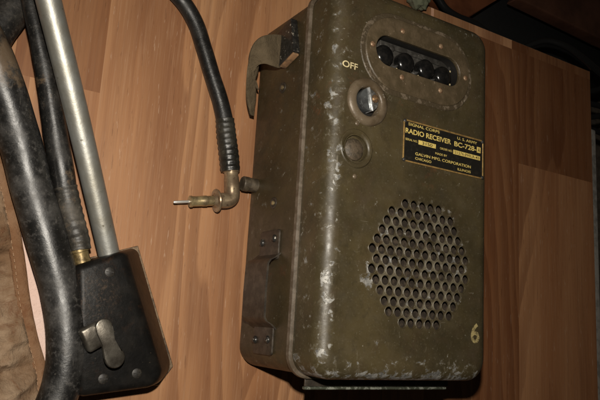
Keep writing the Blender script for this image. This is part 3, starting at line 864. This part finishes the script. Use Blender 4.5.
for k in range(0, 11):
    t = k/10
    q = c0*(1-t)**2+e1*2*t*(1-t)+c1*t*t
    pts.append((q, .0088))
pts += [(f0-dh*.001, .0086)]
tube(bm, pts, n=32)
el = obj('elbow', bm, M_bronze, pc, angle=40)
bm = bmesh.new()
axd = (tip-f0).normalized()
lathe(bm, [(.0060, -.004), (.0085, -.0035), (.0092, -.0010), (.0124, -.0006), (.0131, .0006), (.0126, .0018), (.0085, .0022), (.0070, .0040), (.0060, .0050)], f0, axis=axd, n=40)
obj('flange', bm, M_bronze, pc)
bm = bmesh.new()
BL = (Vector((-0.1955, 0.0556, 0.0130))-f0).length
lathe(bm, [(.0056, .0035), (.0056, .0120), (.0060, .0125), (.0060, .0170), (.0057, .0175), (.0057, BL-.0030), (.0064, BL-.0025), (.0064, BL-.0005), (.0058, BL), (0, BL)], f0, axis=axd, n=32)
obj('plug_barrel', bm, M_brass, pc)
bm = bmesh.new()
TL = (tip-f0).length
lathe(bm, [(.0016, BL-.002), (.0016, TL-.001), (.0011, TL), (0, TL)], f0, axis=axd, n=16)
obj('plug_pin', bm, simple('bright_steel_pin', (.60, .58, .54), .3, .6), pc)

# ------------------------------------------------------------------ canvas bag at the left
cb = thing('canvas_bag', tuple((-0.3612, -0.0704, 0.0000)), 'crumpled brown canvas bag with stitched edge under the thick hose', 'bag')
edge = [(-0.4032, 0.1209, 0.0120), (-0.3851, 0.0761, 0.0120), (-0.3707, 0.0402, 0.0120), (-0.3604, 0.0083, 0.0120), (-0.3507, -0.0253, 0.0120), (-0.3419, -0.0598, 0.0120), (-0.3316, -0.0913, 0.0120), (-0.3199, -0.1210, 0.0120), (-0.3136, -0.1497, 0.0120), (-0.3091, -0.1852, 0.0120)]
ep = [p for p, _ in smoothpath(edge, 12)]
def cloth(offs0, offs1, m, hfun, base, th):
    bm = bmesh.new(); F = []
    for i, p in enumerate(ep):
        row = []
        for j in range(m+1):
            o = offs0+(offs1-offs0)*j/m
            q = Vector((p.x-o, p.y-o*.12, 0))
            q.z = base+hfun(q, o)
            row.append(bm.verts.new(q))
        F.append(row)
    for i in range(len(F)-1):
        for j in range(m): bm.faces.new((F[i][j], F[i][j+1], F[i+1][j+1], F[i+1][j]))
    r = bmesh.ops.extrude_face_region(bm, geom=list(bm.faces))
    vs = [v for v in r['geom'] if isinstance(v, bmesh.types.BMVert)]
    for v in vs: v.co.z = max(v.co.z-th, .0006)
    return bm
def folds(q, o):
    a = mnoise.noise(Vector((q.x*9+q.y*8, q.y*34, .3)))*.026
    b = abs(mnoise.noise(Vector((q.x*24, q.y*75-q.x*18, 2.3))))*.020
    c = mnoise.noise(Vector((q.x*120, q.y*200, 5)))*.0013
    k = min(o/.03, 1)
    return k*(a-b+.012)+c
obj('panel', cloth(.010, .26, 90, folds, .0085, .004), M_canvas, cb, angle=70)
obj('binding', cloth(.0, .0125, 8, lambda q, o: .0022*math.sin(PI*min(max(o/.0125, 0), 1))+mnoise.noise(Vector((q.x*90, q.y*130, 1)))*.0009, .0100, .004), M_binding, cb, angle=70)
# stitches along the binding
bm = bmesh.new()
for i in range(2, len(ep)-2, 2):
    p = ep[i]; d = (ep[i+1]-ep[i]).normalized()
    for off in (.0104,):
        c = Vector((p.x-off, p.y, .0132)); 
        Ms = Matrix.Translation(c) @ Matrix.Rotation(math.atan2(d.y, d.x), 4, 'Z')
        box(bm, -.0016, -.0004, -.0008, .0016, .0004, .0006, .0002, 1, M=Ms)
obj('stitching', bm, simple('thread', (.30, .18, .10), .8), cb)
ln = cloth(-.020, .012, 12, lambda q, o: mnoise.noise(Vector((q.x*20, q.y*25, 9)))*.0012, .0050, .003)
obj('lining', ln, M_lining, cb, angle=70)

# ------------------------------------------------------------------ things beyond the board edge
rp = bmesh.new()
prism(rp, [(0.1619, 0.5094, -0.1000)[:2], (0.2977, 0.4750, -0.1000)[:2], (0.3341, 0.4771, -0.1000)[:2], (0.4183, 0.5453, -0.1000)[:2], (0.5325, 0.6646, -0.1000)[:2]], -.125, -.10, .004, 3)
o = tag(obj('wooden_board', rp, M_reddark), 'short red brown varnished wooden board behind the laminate edge near the radio', 'board'); place(o, (.25, .60, -.125))
rp = bmesh.new()
prism(rp, [(0.4436, 0.5453, -0.0800)[:2], (0.7045, 0.5393, -0.0800)[:2], (1.0744, 0.5381, -0.0800)[:2], (1.1148, 0.9252, -0.0800)[:2], (0.5682, 0.7118, -0.0800)[:2]], -.11, -.08, .004, 3)
o = tag(obj('wooden_board', rp, simple('dark_red_brown_wood', (.085, .035, .020), .5, 0, (.05, .02, .011), 16, .35, .7, .1)), 'long dark brown wooden board at the upper right corner', 'board'); place(o, (.7, .7, -.11))
bk = bmesh.new()
prism(bk, [(0.3154, 0.5678, -0.1500)[:2], (0.3170, 0.5049, -0.1500)[:2], (0.4899, 0.4845, -0.1500)[:2], (0.6572, 0.4792, -0.1500)[:2], (0.7590, 0.4969, -0.1500)[:2], (0.9481, 0.5216, -0.1500)[:2], (1.3153, 0.5753, -0.1500)[:2], (1.3504, 0.8715, -0.1500)[:2], (0.6644, 0.7852, -0.1500)[:2]], -.26, -.15, .008, 3)
o = tag(obj('equipment_case', bk, M_matblack), 'matt black case lying in the gap behind the laminate edge', 'case'); place(o, (.6, .55, -.26))
hose('black_cable', [P4((0.4006, 0.4193, -0.0300), .005), P4((0.4297, 0.4324, -0.0120), .005), P4((0.4614, 0.4269, 0.0040), .0055), P4((0.4978, 0.4153, 0.0090), .006), P4((0.5327, 0.4066, 0.0080), .0065), P4((0.5884, 0.3992, 0.0000), .0065), P4((0.6885, 0.3904, -0.0200), .0065)], M_gloss, 'glossy black cable curving over the far right corner of the laminate', 'cable', wob=0)
hose('black_cable', [P4((0.2089, 0.4761, -0.0600), .006), P4((0.2267, 0.4646, -0.0600), .006), P4((0.2448, 0.4511, -0.0600), .006), P4((0.2720, 0.4457, -0.0600), .006), P4((0.3117, 0.4455, -0.0600), .006), P4((0.3530, 0.4325, -0.0600), .006)], M_gloss, 'black cable curving along the edge of the short red brown board', 'cable', wob=0)
for k, (y0, y1, y2) in enumerate([(88, 91, 86), (101, 104, 108), (112, 116, 113), (128, 131, 136)]):
    if k == 0: p = [(0.6205, 0.4177, -0.0900), (0.6716, 0.4241, -0.0900), (0.7432, 0.4571, -0.0900)]
    if k == 1: p = [(0.6196, 0.3867, -0.0900), (0.6738, 0.3974, -0.0900), (0.7404, 0.4002, -0.0900)]
    if k == 2: p = [(0.6190, 0.3662, -0.0900), (0.6727, 0.3701, -0.0900), (0.7401, 0.3959, -0.0900)]
    if k == 3: p = [(0.6181, 0.3377, -0.0900), (0.6749, 0.3437, -0.0900), (0.7374, 0.3401, -0.0900)]
    hose('thin_cable', [P4(q, .0055) for q in p], M_matblack, ['uppermost', 'second from the top', 'third from the top', 'lowest'][k]+' of four thin dark cables beyond the right edge of the laminate', 'cable', wob=0, group='thin cables beyond the right edge')
bm = bmesh.new()
box(bm, .600, -.30, -.31, .640, .330, -.06, .004)
o = tag(obj('side_rail', bm, M_pale), 'pale grey upright rail just beyond the right edge of the laminate', 'rail'); place(o, (.62, 0, -.31))
# cloth scrap behind the radio
sc = bmesh.new()
bmesh.ops.create_icosphere(sc, subdivisions=4, radius=1)
for v in sc.verts:
    n_ = mnoise.noise(v.co*2.2)*.35+mnoise.noise(v.co*6)*.12
    v.co = v.co*(1+n_); v.co = Vector((v.co.x*.018, v.co.y*.016, v.co.z*.012))
cx = (0.1207, 0.3958, 0.0120)
bmesh.ops.translate(sc, verts=sc.verts, vec=(cx[0], cx[1]+.003, .0125))
o = tag(obj('cloth_scrap', sc, M_scrap, angle=80), 'small grey green crumpled cloth behind the top of the radio', 'cloth'); place(o, (cx[0], cx[1], 0))

# ------------------------------------------------------------------ camera, flash, world
cam = bpy.data.cameras.new('camera'); co = bpy.data.objects.new('camera', cam); COL.objects.link(co)
cam.sensor_width = 36; cam.lens = 39.0; cam.clip_start = .01; cam.clip_end = 50
# rows of the camera basis (world axes of the view)
Rm = Matrix(((0.845843, -0.148732, -0.512278), (0.059485, 0.980653, -0.186499), (0.530105, 0.127276, 0.838325)))
co.matrix_world = Matrix.Translation((-0.45376, -0.06650, 0.66324)) @ Rm.to_4x4()
scene.camera = co

cp = Vector((-0.45376, -0.06650, 0.66324)); upv = Vector(Rm.col[1])
ld = bpy.data.lights.new('camera_flash', 'SPOT'); ld.energy = 25; ld.spot_size = math.radians(95); ld.spot_blend = 1.0; ld.shadow_soft_size = .010
ld.color = (1.0, .93, .82)
lo = bpy.data.objects.new('camera_flash', ld); COL.objects.link(lo)
lo.location = cp + upv*.09 + Vector(Rm.col[0])*.005
aim = Vector((-.10, .03, .05))
lo.rotation_euler = (aim-lo.location).to_track_quat('-Z', 'Y').to_euler()
w = bpy.data.worlds.new('World'); scene.world = w; w.use_nodes = True
bg = w.node_tree.nodes['Background']; bg.inputs[0].default_value = (1, .82, .62, 1); bg.inputs[1].default_value = .012
scene.render.engine = 'CYCLES'
scene.view_settings.view_transform = 'Standard'; scene.view_settings.look = 'None'
scene.view_settings.exposure = 0; scene.view_settings.gamma = 1
